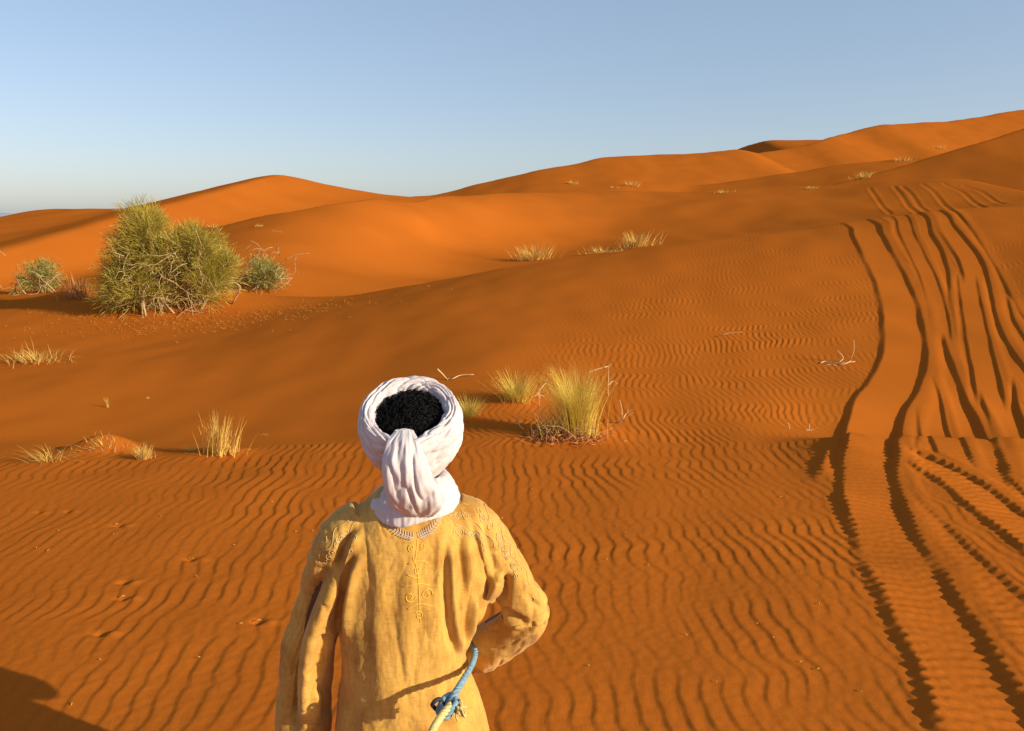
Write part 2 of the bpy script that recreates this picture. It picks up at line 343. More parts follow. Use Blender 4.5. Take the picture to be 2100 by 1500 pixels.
def build_sand():
    u = np.linspace(-1.1, 1.1, 2300); Y = np.geomspace(1.05, 27, 1060)
    x = (u[None] * Y[:, None]).ravel(); y = np.repeat(Y, len(u))
    z = H_base(x, y)
    off = np.zeros_like(x); keep = np.ones_like(x)
    off, keep = track_fields(x, y, off, keep)
    xl = np.interp(y, [7.4, 8, 9.5, 11, 13, 15, 17, 18, 30], [-40, -2.2, -1.2, -.4, .2, 1.0, 2.2, 3.2, 6])
    fade = np.interp(y, [2, 4, 8, 10, 13, 16, 18, 19], [1, 1, .9, 1, .72, .45, .22, 0])
    patch = np.clip(.85 + .85 * noise(x / 1.5, y / 1.1, 31), .2, 1.5)
    left = 1 - .35 * (1 - sst(x / np.maximum(y, 1), -.62, -.2))
    swap = sst(y + .35 * noise(x / 1.3, y, 34), 7.2, 8.0)
    rip = (.0062 * ripples(x, y, FIELD_NEAR) * (1 - swap) + .0072 * ripples(x, y, FIELD_FAR, .36) * swap) * fade * patch * left * np.where(y < 7.4, 1, sst(x, xl, xl + 2.2))
    z = z + rip * keep + off + .0015 * noise(x / .05, y / .05, 33) * (1 - sst(y, 5, 9))
    # heel marks of feet and paws
    for px, py in [(243,1079),(390,1148),(250,1228),(80,1052),(140,1050),(530,1276),(205,1300),(255,1195)]:
        q = pick(px, py, H_base); sc = .8 if py > 1070 else .6
        s2 = np.nonzero((abs(x - q[0]) < .5) & (abs(y - q[1]) < .4))[0]
        ex = (x[s2] - q[0]) / sc; ey = (y[s2] - q[1]) / sc
        z[s2] += -.028 * np.exp(-(ex / .05) ** 2 - (ey / .03) ** 2) * sc + .013 * np.exp(-((ex - .08) / .07) ** 2 - (ey / .035) ** 2) * sc
    z = z - .6 * sst(y, 23, 27)
    o = link("sand", np_mesh("sand", np.stack([x, y, z], 1), grid_faces(len(Y), len(u))), M_SAND); tag(o, kind="structure")
    # dunes beyond the first crest
    u = np.linspace(-.95, .95, 1150); Y = np.geomspace(19.5, 420, 560)
    x = (u[None] * Y[:, None]).ravel(); y = np.repeat(Y, len(u))
    z = H_far(x, y) + (.10 * noise(x / 7, y / 9, 51) + .05 * noise(x / 2.6, y / 3.4, 52)) * sst(y, 24, 34)
    z = z + .35 * noise(x / 17, y / 24, 53) * sst(y, 55, 75) * .5
    t1 = np.zeros_like(x); sel = (y > 26) & (y < 72) & (x > 12)
    for pts, w in [([(1783,388),(1800,410),(1826,440)], .17), ([(1832,384),(1855,410),(1882,438)], .17), ([(1850,384),(1876,408),(1905,436)], .17), ([(1892,380),(1925,405),(1960,432)], .17), ([(1935,378),(1985,402),(2020,425)], .17), ([(1975,380),(2025,400),(2060,418)], .17)]:
        w3 = catmull([pick(a, b, H_far, 20, 90)[:2] for a, b in pts], 6)
        k = np.nonzero(sel)[0]; best = np.full(len(k), 9.)
        for a, b in zip(w3[:-1], w3[1:]):
            d = b - a; t = np.clip(((x[k] - a[0]) * d[0] + (y[k] - a[1]) * d[1]) / (d @ d + 1e-9), 0, 1)
            best = np.minimum(best, np.hypot(x[k] - a[0] - t * d[0], y[k] - a[1] - t * d[1]))
        t1[k] += -.022 * np.exp(-(best / w / .7) ** 2) + .016 * np.exp(-((best - w * 1.3) / w / .5) ** 2)
    z = z + t1
    o = link("sand_dunes", np_mesh("sand_dunes", np.stack([x, y, z], 1), grid_faces(len(Y), len(u))), M_SAND); tag(o, kind="structure")
    # the rest of the desert floor, all round and out to the horizon
    g = np.concatenate([-np.geomspace(6000, 8, 60), np.linspace(-7.5, 7.5, 61), np.geomspace(8, 6000, 60)])
    X, Yg = np.meshgrid(g, g); xx = X.ravel(); yy = Yg.ravel()
    zz = H_near0(np.clip(xx, -12, 12), np.clip(yy, -2, 24)) - np.where((yy > .9) & (np.abs(xx) < 1.15 * yy + .4), .12 + .25 * sst(yy, 4, 8), .02)
    zz = np.where((yy > 24) | (np.abs(xx) > 40) | (yy < -40), np.where(yy > 24, -2.5, 0.), zz)
    o = link("ground", np_mesh("ground", np.stack([xx, yy, zz], 1), grid_faces(len(g), len(g))), M_SAND); tag(o, kind="structure")
    # stony hills on the horizon, far left; distance haze put into their colour
    th = np.linspace(-1, 1, 81); rows = np.linspace(0, 1, 9)
    hx = -2050 + 640 * th; prof = 26 * (1 - th ** 2) * (1 + .3 * np.sin(th * 9) + .15 * np.sin(th * 23))
    V = [(a, 3000 + 140 * (1 - r), -3 + max(pz, 0) * r) for r in rows for a, pz in zip(hx, prof)]
    V += [(a, 3000 - 260, -3) for a in hx]
    V = np.array(V); V[:81 * 9, 1] = 3000 - 240 * (1 - np.repeat(rows, 81))
    o = link("hills", np_mesh("hills", V[:81 * 9], grid_faces(9, 81)), mat("hazed_stone", (.30, .33, .40), 1.0)); tag(o, kind="structure")

def sand_material():
    m = bpy.data.materials.new("sand"); m.use_nodes = True; N = m.node_tree.nodes; L = m.node_tree.links; b = N["Principled BSDF"]
    b.inputs["Roughness"].default_value = 1.0; b.inputs["Specular IOR Level"].default_value = 0
    tc = N.new("ShaderNodeTexCoord")
    n1 = N.new("ShaderNodeTexNoise"); n1.inputs["Scale"].default_value = .35; n1.inputs["Detail"].default_value = 6; L.new(tc.outputs["Object"], n1.inputs["Vector"])
    n2 = N.new("ShaderNodeTexNoise"); n2.inputs["Scale"].default_value = 140; n2.inputs["Detail"].default_value = 2; L.new(tc.outputs["Object"], n2.inputs["Vector"])
    mx = N.new("ShaderNodeMix"); mx.data_type = 'RGBA'; mx.inputs[6].default_value = (*SAND_A, 1); mx.inputs[7].default_value = (*SAND_B, 1)
    L.new(n1.outputs["Fac"], mx.inputs[0])
    m2 = N.new("ShaderNodeMix"); m2.data_type = 'RGBA'; m2.blend_type = 'MULTIPLY'; m2.inputs[0].default_value = .35
    r = N.new("ShaderNodeValToRGB"); r.color_ramp.elements[0].position = .3; r.color_ramp.elements[0].color = (.55, .5, .5, 1); r.color_ramp.elements[1].position = .62
    L.new(n2.outputs["Fac"], r.inputs[0]); L.new(mx.outputs[2], m2.inputs[6]); L.new(r.outputs[0], m2.inputs[7]); L.new(m2.outputs[2], b.inputs["Base Color"])
    bp = N.new("ShaderNodeBump"); bp.inputs["Strength"].default_value = .5; bp.inputs["Distance"].default_value = .002
    L.new(n2.outputs["Fac"], bp.inputs["Height"]); L.new(bp.outputs[0], b.inputs["Normal"])
    return m
SAND_A = (.405, .101, .0115); SAND_B = (.465, .121, .014)
M_SAND = sand_material()
build_sand()

# ---------------------------------------------------------------- plants
M_STRAW = mat("dry_straw", (.66, .40, .085), .7, (.78, .50, .13), 9, trans=.25)
M_GREENSTRAW = mat("green_straw", (.66, .50, .075), .7, (.80, .58, .13), 5, trans=.3)
M_PALE = mat("bleached_stem", (.58, .38, .18), .8, (.68, .47, .25), 12)
M_TWIG = mat("dead_twig", (.42, .24, .11), .9, (.55, .34, .17), 10)
M_RED = mat("red_dry_stem", (.38, .15, .05), .9, (.50, .22, .08), 10)
M_BARK = mat("pale_bark", (.36, .22, .10), .9, (.52, .36, .19), 14)
M_LEAF = mat("grey_green_leaf", (.31, .24, .036), .7, (.56, .43, .08), 2.2, trans=.35)
M_LEAF2 = mat("pale_green_leaf", (.30, .27, .06), .7, (.42, .36, .10), 4, trans=.35)
M_ROOT = mat("rootlets", (.33, .12, .045), .95, (.44, .19, .07), 20)
G = "dry grass tufts on the sand"

def ground_z(x, y):
    a = np.array([float(x)]); b = np.array([float(y)])
    zn = float(H_base(a, b)[0]) if y < 26 else -9; zf = float(H_far(a, b)[0]) if y > 19.5 else -9
    return max(zn, zf)
def H_both(x, y): return np.maximum(np.where(y < 26, H_base(x, np.minimum(y, 30)), -9), np.where(y > 19.5, H_far(x, np.maximum(y, 5)), -9))
def spot(px, py): return pick(px, py, H_both, 2, 130)
def px_m(q): return q[1] / F                     # metres per photo pixel at that distance

def blade(mb, rng, base, az, lean, L, w, droop, n=6, sway=.0, tip=.15):
    t = np.linspace(0, 1, n); out = np.array([math.cos(az), math.sin(az), 0])
    ang = lean + droop * t ** 1.5
    d = np.cumsum(np.concatenate([[0], np.sin(ang[1:])]) ) * L / (n - 1); h = np.cumsum(np.concatenate([[0], np.cos(ang[1:])])) * L / (n - 1)
    sw = sway * np.sin(t * 5 + rng.uniform(0, 6)) * L
    side = np.array([-out[1], out[0], 0])
    p = np.asarray(base)[None] + d[:, None] * out + h[:, None] * np.array([0, 0, 1]) + sw[:, None] * side
    mb.ribbon(p, w * (1 - (1 - tip) * t), side * .8 + out * .3)
def tuft(px, py, wpx, hpx, nb, m, label, rng_seed, lean=.45, droop=.5, wind=(0, 0), wmul=1.0, name="grass_tuft", cat="grass tuft", stems=0, rad=.22, stem_m=None, group=G):
    rng = np.random.default_rng(rng_seed); q = spot(px, py); s = px_m(q); W = wpx * s; Hh = hpx * s
    root = empty(name, tuple(q)); tag(root, label, cat, group)
    mb = MB(); w0 = max(.006, 1.5 * s) * wmul
    for i in range(int(nb * 1.6)):
        r = abs(rng.normal()) * W * rad * .5; a = rng.uniform(0, 6.283); bx, by = r * math.cos(a), r * .6 * math.sin(a)
        bz = ground_z(q[0] + bx, q[1] + by) - q[2] - .02
        az = a + rng.normal() * .6; L = Hh * rng.uniform(.55, 1.08)
        ox = math.cos(az) * lean + wind[0]; oy = math.sin(az) * lean + wind[1]
        ln = min(math.hypot(ox, oy) * rng.uniform(.35, 1.25), 1.15)
        blade(mb, rng, (bx, by, bz), math.atan2(oy, ox), ln, L, w0 * rng.uniform(.7, 1.3), droop * rng.uniform(.2, 1.4), sway=.015)
    mb.build("blades", m, root)
    if stems:
        mb = MB()
        for i in range(stems):
            a = rng.uniform(0, 6.283); bx, by = rng.normal() * W * .25, rng.normal() * W * .12
            bz = ground_z(q[0] + bx, q[1] + by) - q[2] - .02
            L = Hh * rng.uniform(.3, .75); n = 6; t = np.linspace(0, 1, n); lean_ = rng.uniform(.2, 1.2); jit = np.cumsum(rng.normal(size=(n, 3)) * .05 * L, 0)
            p = np.stack([bx + math.cos(a) * np.sin(lean_) * L * t, by + math.sin(a) * np.sin(lean_) * L * t, bz + np.cos(lean_) * L * t], 1) + jit * t[:, None]
            mb.tube(p, np.linspace(1, .4, n) * w0 * .55, 4)
        mb.build("dead_stems", stem_m or M_TWIG, root)
    return root, q, s
def twigs(name, px, py, lines, label, cat, rad_px=1.6, m=None, seed=0, group=None, lift=.0):
    """loose sticks: pixel polylines as seen, stood on the sand with their own depth"""
    rng = np.random.default_rng(seed); q = spot(px, py); s = px_m(q); mb = MB()
    for ln in lines:
        c = catmull(np.array([((a - px) * s, rng.normal() * 6 * s, (py - b) * s + lift * s) for a, b in ln]), 4)
        for k in range(len(c)):
            g = ground_z(q[0] + c[k, 0], q[1] + c[k, 1]) - q[2]
            c[k, 2] = max(c[k, 2], g + .3 * rad_px * s)
        mb.tube(c, np.linspace(1, .45, len(c)) * rad_px * s, 5)
    o = mb.build(name, m or M_PALE, None); o.location = tuple(q); tag(o, label, cat, group); return o

# nearer tufts
r, q, s = tuft(1185, 888, 105, 150, 620, M_GREENSTRAW, "tallest clump of yellow-green grass, growing from a heap of rust-red rootlets", 1, lean=.12, droop=.85, wind=(-.05, 0), stems=26, rad=.38, wmul=.8)
mb = MB(); rng = np.random.default_rng(5)
for i in range(420):                              # rust-red rootlets and chaff heaped at its foot
    c = np.array([rng.normal() * .20 - .17, rng.normal() * .12 - .06, 0]); c[2] = ground_z(q[0] + c[0], q[1] + c[1]) - q[2] + abs(rng.normal()) * .06 * math.exp(-((c[0] + .17) / .2) ** 2)
    a = rng.uniform(0, 6.28); L = rng.uniform(.03, .11); e = c + np.array([math.cos(a), math.sin(a) * .6, rng.normal() * .35]) * L
    mb.tube([c, (c + e) / 2 + rng.normal(size=3) * .012, e], .0045, 4)
mb.build("rootlets", M_ROOT, r)
mb = MB()                                         # shorter straw standing left of the clump
for i in range(150):
    bx = rng.normal() * .09 - .27; by = rng.normal() * .08
    blade(mb, rng, (bx, by, ground_z(q[0] + bx, q[1] + by) - q[2] - .01), rng.uniform(0, 6.28), rng.uniform(.05, .5), rng.uniform(.15, .5), .005, .6, sway=.03)
mb.build("short_straw", M_STRAW, r)
tuft(1062, 822, 100, 78, 240, M_GREENSTRAW, "low spreading yellow-green tuft left of the tallest grass clump", 2, lean=.62, droop=.45, stems=6, rad=.25, wmul=.85)
tuft(962, 855, 80, 58, 170, M_GREENSTRAW, "small yellow tuft growing just right of the white turban", 3, lean=.7, droop=.4, rad=.22, wmul=.85)
tuft(452, 932, 75, 92, 110, M_STRAW, "upright straw-coloured tuft of stiff stalks on the edge of the ripples", 4, lean=.22, droop=.25, wind=(.12, 0), stems=8, rad=.45, wmul=1.3, stem_m=M_STRAW)
tuft(295, 942, 45, 42, 90, M_STRAW, "small ragged straw tuft between the low sand heap and the upright stalks", 5, lean=.5, droop=.3, stems=10, rad=.35, stem_m=M_TWIG, wmul=.9)
tuft(100, 946, 95, 60, 46, M_STRAW, "sparse arching straw tuft at the left end of the rippled sand", 6, lean=.75, droop=1.3, rad=.35, wmul=1.1)
tuft(215, 915, 110, 26, 110, M_STRAW, "flattened dry grass lying over a low sand heap", 7, lean=1.0, droop=.6, rad=.55, stems=12)
tuft(78, 742, 120, 52, 130, M_STRAW, "bent golden tuft alone on the smooth sand below the big bush", 8, lean=.8, droop=1.25, wind=(.2, 0), rad=.6, wmul=1.15)
tuft(393, 925, 26, 22, 40, M_STRAW, "tiny dry sprig beside the upright stalk tuft", 9, lean=.6, droop=.3, rad=.4, stems=5)
tuft(1098, 532, 70, 38, 150, M_STRAW, "round dry tuft at the foot of the bright bowl, leftmost of three beyond the crest", 10, lean=.8, droop=.5, rad=.6, wmul=1.0)
tuft(1238, 518, 66, 20, 90, M_STRAW, "flat dry tuft between two taller ones beyond the crest", 11, lean=1.0, droop=.5, rad=.7, wmul=1.0)
tuft(1308, 506, 62, 36, 150, M_STRAW, "dry tuft casting a dark shadow, rightmost of three beyond the crest", 12, lean=.65, droop=.4, rad=.6, wmul=1.0)
for k, (px, py, w, h, lab) in enumerate([(1176, 380, 14, 12, "tiny far tuft on the hillside above the bright bowl"), (1259, 390, 13, 10, "tiny far tuft between two others under the long ridge"),
        (1300, 384, 26, 16, "far pair-headed pale tuft at the start of the orange strip"), (1488, 397, 34, 9, "flat pale far patch of dry grass on the plateau slope"),
        (1664, 388, 18, 9, "tiny far tuft left of the dark notch in the right dune"), (1850, 330, 34, 10, "dry far scrub on top of the dark notch ridge"),
        (1772, 366, 34, 18, "dry far scrub at the foot of the right dune's crest"), (568, 477, 22, 6, "flat pale tuft on the hollow below the peaked dune"),
        (532, 468, 10, 11, "tiny sprig on the hollow below the peaked dune, right of its pair"), (436, 468, 10, 11, "tiny sprig just right of the bush top on the far slope"), (1932, 305, 18, 6, "faint dry scrub high on the far right orange dune")]):
    tuft(px, py, w, h, 46, M_STRAW, lab, 30 + k, lean=.7, droop=.4, rad=.7, group="tiny far tufts on the dunes")
tuft(221, 836, 12, 24, 9, M_STRAW, "single short stalk standing on the smooth brown sand", 50, lean=.15, droop=.2, rad=.3, wmul=1.3)
tuft(305, 818, 10, 8, 10, M_STRAW, "tiny dry crumb of grass on the smooth sand right of the single stalk", 51, lean=.7, droop=.3, rad=.5)
tuft(545, 893, 12, 10, 16, M_STRAW, "tiny dry sprig in the hollow left of the turban", 52, lean=.7, droop=.3, rad=.5)
twigs("dead_branch", 932, 778, [[(896,757),(908,770),(917,779),(930,775),(945,771),(972,769)], [(917,779),(921,781),(926,780)]], "pale forked dead branch lying on sand above the turban", "branch", 1.7, seed=1)
twigs("dry_stalk", 1246, 812, [[(1247,814),(1246,790),(1247,765),(1244,744)], [(1246,752),(1225,757),(1204,763)], [(1246,755),(1252,745)], [(1247,790),(1258,782),(1266,788)]], "tall thin dry stalk right of the tallest grass clump", "stalk", 1.1, seed=2)
twigs("dry_twig", 1272, 870, [[(1268,872),(1275,855),(1286,846),(1296,838)], [(1275,855),(1274,836),(1268,815)], [(1286,846),(1287,838)]], "curly bare twig right of the tall stalk", "twig", 1.2, seed=3)
twigs("dry_twig", 1068, 880, [[(1075,882),(1066,873),(1060,862),(1050,852)], [(1062,866),(1055,868)]], "short pale twig in the hollow left of the rust-red heap", "twig", 1.3, seed=4)
twigs("dead_branch", 1108, 818, [[(1086,815),(1100,808),(1112,792),(1120,785)], [(1104,804),(1108,818)], [(1100,808),(1116,812)]], "pale broken branch beside the low yellow-green tuft", "branch", 1.4, seed=5)
twigs("brushwood", 1718, 748, [[(1684,746),(1700,743),(1722,745),(1745,740)], [(1722,745),(1732,735),(1716,718)], [(1748,738),(1750,718),(1749,697)], [(1690,748),(1715,750)], [(1722,745),(1755,742)]], "pale brushwood lying on ripples left of the wheel tracks", "brushwood", 1.3, seed=6)
twigs("dry_twig", 1665, 884, [[(1650,884),(1668,882),(1676,877)], [(1612,866),(1618,884)], [(1656,880),(1660,868)]], "small pale twig on the ripples near the left track bend", "twig", 1.0, seed=7)
twigs("dry_twig", 1500, 690, [[(1478,686),(1495,682),(1520,680)]], "thin dark twig lying high on the brown slope", "twig", .8, M_TWIG, seed=8)

# the big tamarisk-like bush and its neighbours
def bush(px, py, lobes, nbranch, label, name, cat, leaf, seed, spray=260, needle=(.10, .20), lowbare=0, wid=.016, shrink=1.0):
    rng = np.random.default_rng(seed); q = spot(px, py); s = px_m(q)
    root = empty(name, tuple(q)); tag(root, label, cat)
    L = []
    for lx, ly, rx, ry, den, dy in lobes:
        lx = px + (lx - px) * shrink; ly = py + (ly - py) * (shrink + .04); rx *= shrink * .9; ry *= shrink * .9
        L.append((np.array([(lx - px) * s, dy, (py - ly) * s]), np.array([rx * s, (rx + ry) * .45 * s, ry * s]), den))
    br = MB(); tips = []
    for i in range(nbranch):                     # limbs from the foot out to the crown, forking as they go
        c, r, den = L[rng.integers(len(L))]
        e = c + rng.normal(size=3) * r * .5; b = np.array([rng.normal() * .45 + c[0] * .35, rng.normal() * .25, 0]); b[2] = ground_z(q[0] + b[0], q[1] + b[1]) - q[2] - .05
        n = 8; t = np.linspace(0, 1, n)[:, None]; bow = np.array([rng.normal() * .25, rng.normal() * .2, .25])
        p = b + (e - b) * t + bow * np.sin(t * np.pi) + np.cumsum(rng.normal(size=(n, 3)) * .035, 0) * t
        R = rng.uniform(.012, .024); br.tube(p, np.linspace(R, R * .3, n), 5)
        for j in range(5):
            k = rng.integers(3, n); d = rng.normal(size=3); d[2] += .4; d /= np.linalg.norm(d); l = rng.uniform(.25, .6)
            p2 = p[k] + d * l * np.linspace(0, 1, 5)[:, None] + np.cumsum(rng.normal(size=(5, 3)) * .025, 0); br.tube(p2, np.linspace(R * .4, R * .15, 5), 4)
    br.build("branches", M_BARK, root)
    V = []; 
    for c, r, den in L:
        m = int(spray * den)
        d = rng.normal(size=(m, 3)); d /= np.linalg.norm(d, axis=1)[:, None]; rad = rng.uniform(0, 1, m) ** .45
        # clumps: pull sprays towards random sub-centres so that gaps open between them
        sub = rng.normal(size=(11, 3)); sub /= np.linalg.norm(sub, axis=1)[:, None]; sub *= rng.uniform(.45, 1.2, 11)[:, None]
        P0 = d * rad[:, None]; near_ = np.argmin(((P0[:, None] - sub[None]) ** 2).sum(2), 1); P0 = P0 * .36 + sub[near_] * .70
        P0 = c + P0 * r
        ok = P0[:, 2] > .02
        for p0, dd in zip(P0[ok], d[ok]):
            ax = dd * .9 + np.array([.1, 0, .7]) + rng.normal(size=3) * .3; ax /= np.linalg.norm(ax)
            k = 13; tt = rng.uniform(0, .42, k); nd = ax + rng.normal(size=(k, 3)) * .45; nd /= np.linalg.norm(nd, axis=1)[:, None]
            a0 = p0 + ax * tt[:, None]; ln = rng.uniform(*needle, k)[:, None]; sd = np.cross(nd, rng.normal(size=(k, 3))); sd /= np.linalg.norm(sd, axis=1)[:, None] + 1e-9
            sd *= wid * .5; a1 = a0 + nd * ln * .55 ; a2 = a0 + nd * ln + np.array([0, 0, -.01])
            V.append(np.stack([a0, a1 + sd, a2, a1 - sd], 1))
    V = np.concatenate(V); me = np_mesh("foliage", V.reshape(-1, 3), np.arange(len(V) * 4).reshape(-1, 4)); link("foliage", me, leaf, root, False)
    if lowbare:
        db = MB()
        for i in range(lowbare):                 # bare bleached branches hanging out of the crown towards the viewer and on the sand
            x0 = rng.uniform(-.9, .9); p = [np.array([x0, -.25 + rng.normal() * .2, rng.uniform(0, 1.2)])]
            d = np.array([rng.normal() * .6, -.45, rng.normal() * .4])
            for k in range(8):
                d = d + rng.normal(size=3) * .3; d[2] -= .06; d /= np.linalg.norm(d); p.append(p[-1] + d * .09)
                g = ground_z(q[0] + p[-1][0], q[1] + p[-1][1]) - q[2]; p[-1][2] = max(p[-1][2], g + .01)
            db.tube(np.array(p), np.linspace(.010, .004, 9), 4)
        db.build("bare_branches", M_BARK, root)
    return root
bush(348, 624, [(302,468,36,44,1.0,0),(284,424,17,18,.3,.1),(255,500,30,45,.65,.1),(330,520,55,50,1.1,-.2),(412,502,52,48,1.5,0),(450,545,42,45,1.1,.1),(400,560,60,40,.8,.3),
                (255,560,38,55,1.1,-.1),(245,610,35,26,.8,-.3),(300,600,50,30,.6,-.45),(440,590,38,30,.7,-.2),(236,470,16,14,.12,.2),(480,560,22,22,.3,.1)], 70,
     "big grey-green desert bush with bleached branches on a sandy mound", "desert_bush", "bush", M_LEAF, 3, spray=265, lowbare=120, needle=(.14, .32), wid=.010, shrink=.77)
bush(545, 592, [(543,562,24,17,1,0),(520,572,18,12,.4,0),(556,575,14,10,.4,0)], 9, "small green shrub with bare branches right of the big bush", "desert_shrub", "shrub", M_LEAF2, 4, spray=130, lowbare=26, shrink=.8)
bush(80, 600, [(85,575,26,22,1,0),(103,562,14,14,.5,0),(60,585,18,12,.4,0)], 10, "small pale green shrub at the left edge below the far dune", "desert_shrub", "shrub", M_LEAF2, 5, spray=110, lowbare=10, shrink=.8)
tuft(165, 612, 90, 52, 60, M_RED, "bare red-stemmed dry shrub between the two green plants", 60, lean=.55, droop=.1, rad=.8, wmul=1.4, name="dry_shrub", cat="shrub", stems=14, stem_m=M_RED, group=None)
# wind-blown litter of broken stems under the big bush
mb = MB(); rng = np.random.default_rng(8); q = spot(380, 655)
for i in range(600):
    x = q[0] + rng.normal() * 1.7 + .2; y = q[1] + rng.normal() * .8; a = rng.uniform(0, 6.28); l = rng.uniform(.02, .09)
    p = []
    for k in range(3):
        xx = x + math.cos(a) * l * k / 2 + rng.normal() * .012; yy = y + math.sin(a) * l * k / 2; p.append((xx, yy, 0))
    zz = H_base(np.array([c[0] for c in p]), np.array([c[1] for c in p])); p = [(c[0], c[1], z + .006 + (.03 if k == 1 else 0)) for k, (c, z) in enumerate(zip(p, zz))]
    mb.tube(p, .0028, 4)
o = mb.build("dead_litter", mat("litter", (.48, .20, .032), .9), None); tag(o, kind="stuff")
# scattered chips of straw on the rippled sand
mb = MB()
pts = [(240,1077),(395,1147),(252,1226),(75,1125),(120,1090),(530,1275),(205,1355),(1030,1065),(1265,1080),(1440,1010),(1330,1160),(1680,1240),(1600,1130),(1765,1420),(1585,1310),(640,1090),(480,1120),(330,1060)] + [(rng.uniform(30, 1700), rng.uniform(1000, 1450)) for _ in range(26)]
for px, py in pts:
    q = pick(px, py, H_base); a = rng.uniform(0, 6.28); l = rng.uniform(.005, .014)
    mb.tube([q + np.array([-math.cos(a) * l, -math.sin(a) * l, .004]), q + np.array([0, 0, .010]), q + np.array([math.cos(a) * l, math.sin(a) * l, .006])], .002, 4)
o = mb.build("straw_chips", M_STRAW, None); tag(o, kind="stuff")

# ---------------------------------------------------------------- the guide walking ahead
PX, PY = -.296, 2.30
PZ = ground_z(PX, PY) - .01
def loc(px, py, Y=2.17):                          # photo pixel -> the person's own coordinates, on the plane at that distance
    a = P(px, py, Y); return np.array([a[0] - PX, Y - PY, a[2] - PZ])
def evaluated(o):
    dg = bpy.context.evaluated_depsgraph_get(); me = bpy.data.meshes.new_from_object(o.evaluated_get(dg)); old = o.data; o.modifiers.clear(); o.data = me
    bpy.data.meshes.remove(old); return o
def co_of(me):
    a = np.empty(len(me.vertices) * 3, np.float32); me.vertices.foreach_get("co", a); return a.reshape(-1, 3).astype(float)
def no_of(me):
    a = np.empty(len(me.vertices) * 3, np.float32); me.vertices.foreach_get("normal", a); return a.reshape(-1, 3).astype(float)
def set_co(me, V): me.vertices.foreach_set("co", V.astype(np.float32).ravel()); me.update()
M_SKIN = mat("brown_skin", (.105, .048, .026), .55, (.13, .06, .032), 20, .2, 200)
def robe_cloth():
    m = mat("mustard_cloth", (.50, .262, .050), .8, (.62, .345, .078), 5, None, stretch=(3.2, 1, .22), sheen=.12)
    N = m.node_tree.nodes; L = m.node_tree.links; b = N["Principled BSDF"]; src = b.inputs["Base Color"].links[0].from_socket
    tc = N.new("ShaderNodeTexCoord")
    def nz(scale, det, st):                       # worn, dusty blotches and slubs in the weave
        mp = N.new("ShaderNodeMapping"); mp.inputs["Scale"].default_value = st; L.new(tc.outputs["Object"], mp.inputs[0])
        n = N.new("ShaderNodeTexNoise"); n.inputs["Scale"].default_value = scale; n.inputs["Detail"].default_value = det; L.new(mp.outputs[0], n.inputs["Vector"]); return n
    prev = src
    for scale, det, st, lo, hi, c in ((9, 6, (1, 1, 1), .48, .72, (.70, .62, .52, 1)), (60, 3, (1, 1, .12), .5, .75, (.80, .74, .66, 1)), (160, 2, (.15, 1, 1), .5, .75, (.84, .80, .74, 1))):
        n = nz(scale, det, st); r = N.new("ShaderNodeValToRGB"); r.color_ramp.elements[0].position = lo; r.color_ramp.elements[1].position = hi
        r.color_ramp.elements[0].color = (1, 1, 1, 1); r.color_ramp.elements[1].color = c; L.new(n.outputs["Fac"], r.inputs[0])
        mx = N.new("ShaderNodeMix"); mx.data_type = 'RGBA'; mx.blend_type = 'MULTIPLY'; mx.inputs[0].default_value = 1; L.new(prev, mx.inputs[6]); L.new(r.outputs[0], mx.inputs[7]); prev = mx.outputs[2]
    L.new(prev, b.inputs["Base Color"])
    n1 = nz(420, 2, (1, 1, .1)); n2 = nz(420, 2, (.1, 1, 1)); n3 = nz(38, 5, (1, 1, .5)); ad = N.new("ShaderNodeMath"); ad.operation = 'ADD'; L.new(n1.outputs["Fac"], ad.inputs[0]); L.new(n2.outputs["Fac"], ad.inputs[1])
    b1 = N.new("ShaderNodeBump"); b1.inputs["Strength"].default_value = .5; b1.inputs["Distance"].default_value = .0012; L.new(ad.outputs[0], b1.inputs["Height"])
    b2 = N.new("ShaderNodeBump"); b2.inputs["Strength"].default_value = .45; b2.inputs["Distance"].default_value = .004; L.new(n3.outputs["Fac"], b2.inputs["Height"]); L.new(b1.outputs[0], b2.inputs["Normal"]); L.new(b2.outputs[0], b.inputs["Normal"])
    return m
M_ROBE = robe_cloth()
M_WHITE = mat("white_muslin", (.63, .535, .55), .85, (.67, .58, .585), 12, .35, 330, sheen=.1, trans=.12)
M_HAIR = mat("black_hair", (.006, .005, .0045), .6, spec=.12)
M_LAV = mat("lavender_thread", (.46, .35, .28), .6)
M_TONE = mat("pale_gold_thread", (.52, .34, .135), .5)
M_YEL = mat("yellow_thread", (.68, .395, .045), .5)
M_LEATHER = mat("sandal_leather", (.12, .06, .03), .6)

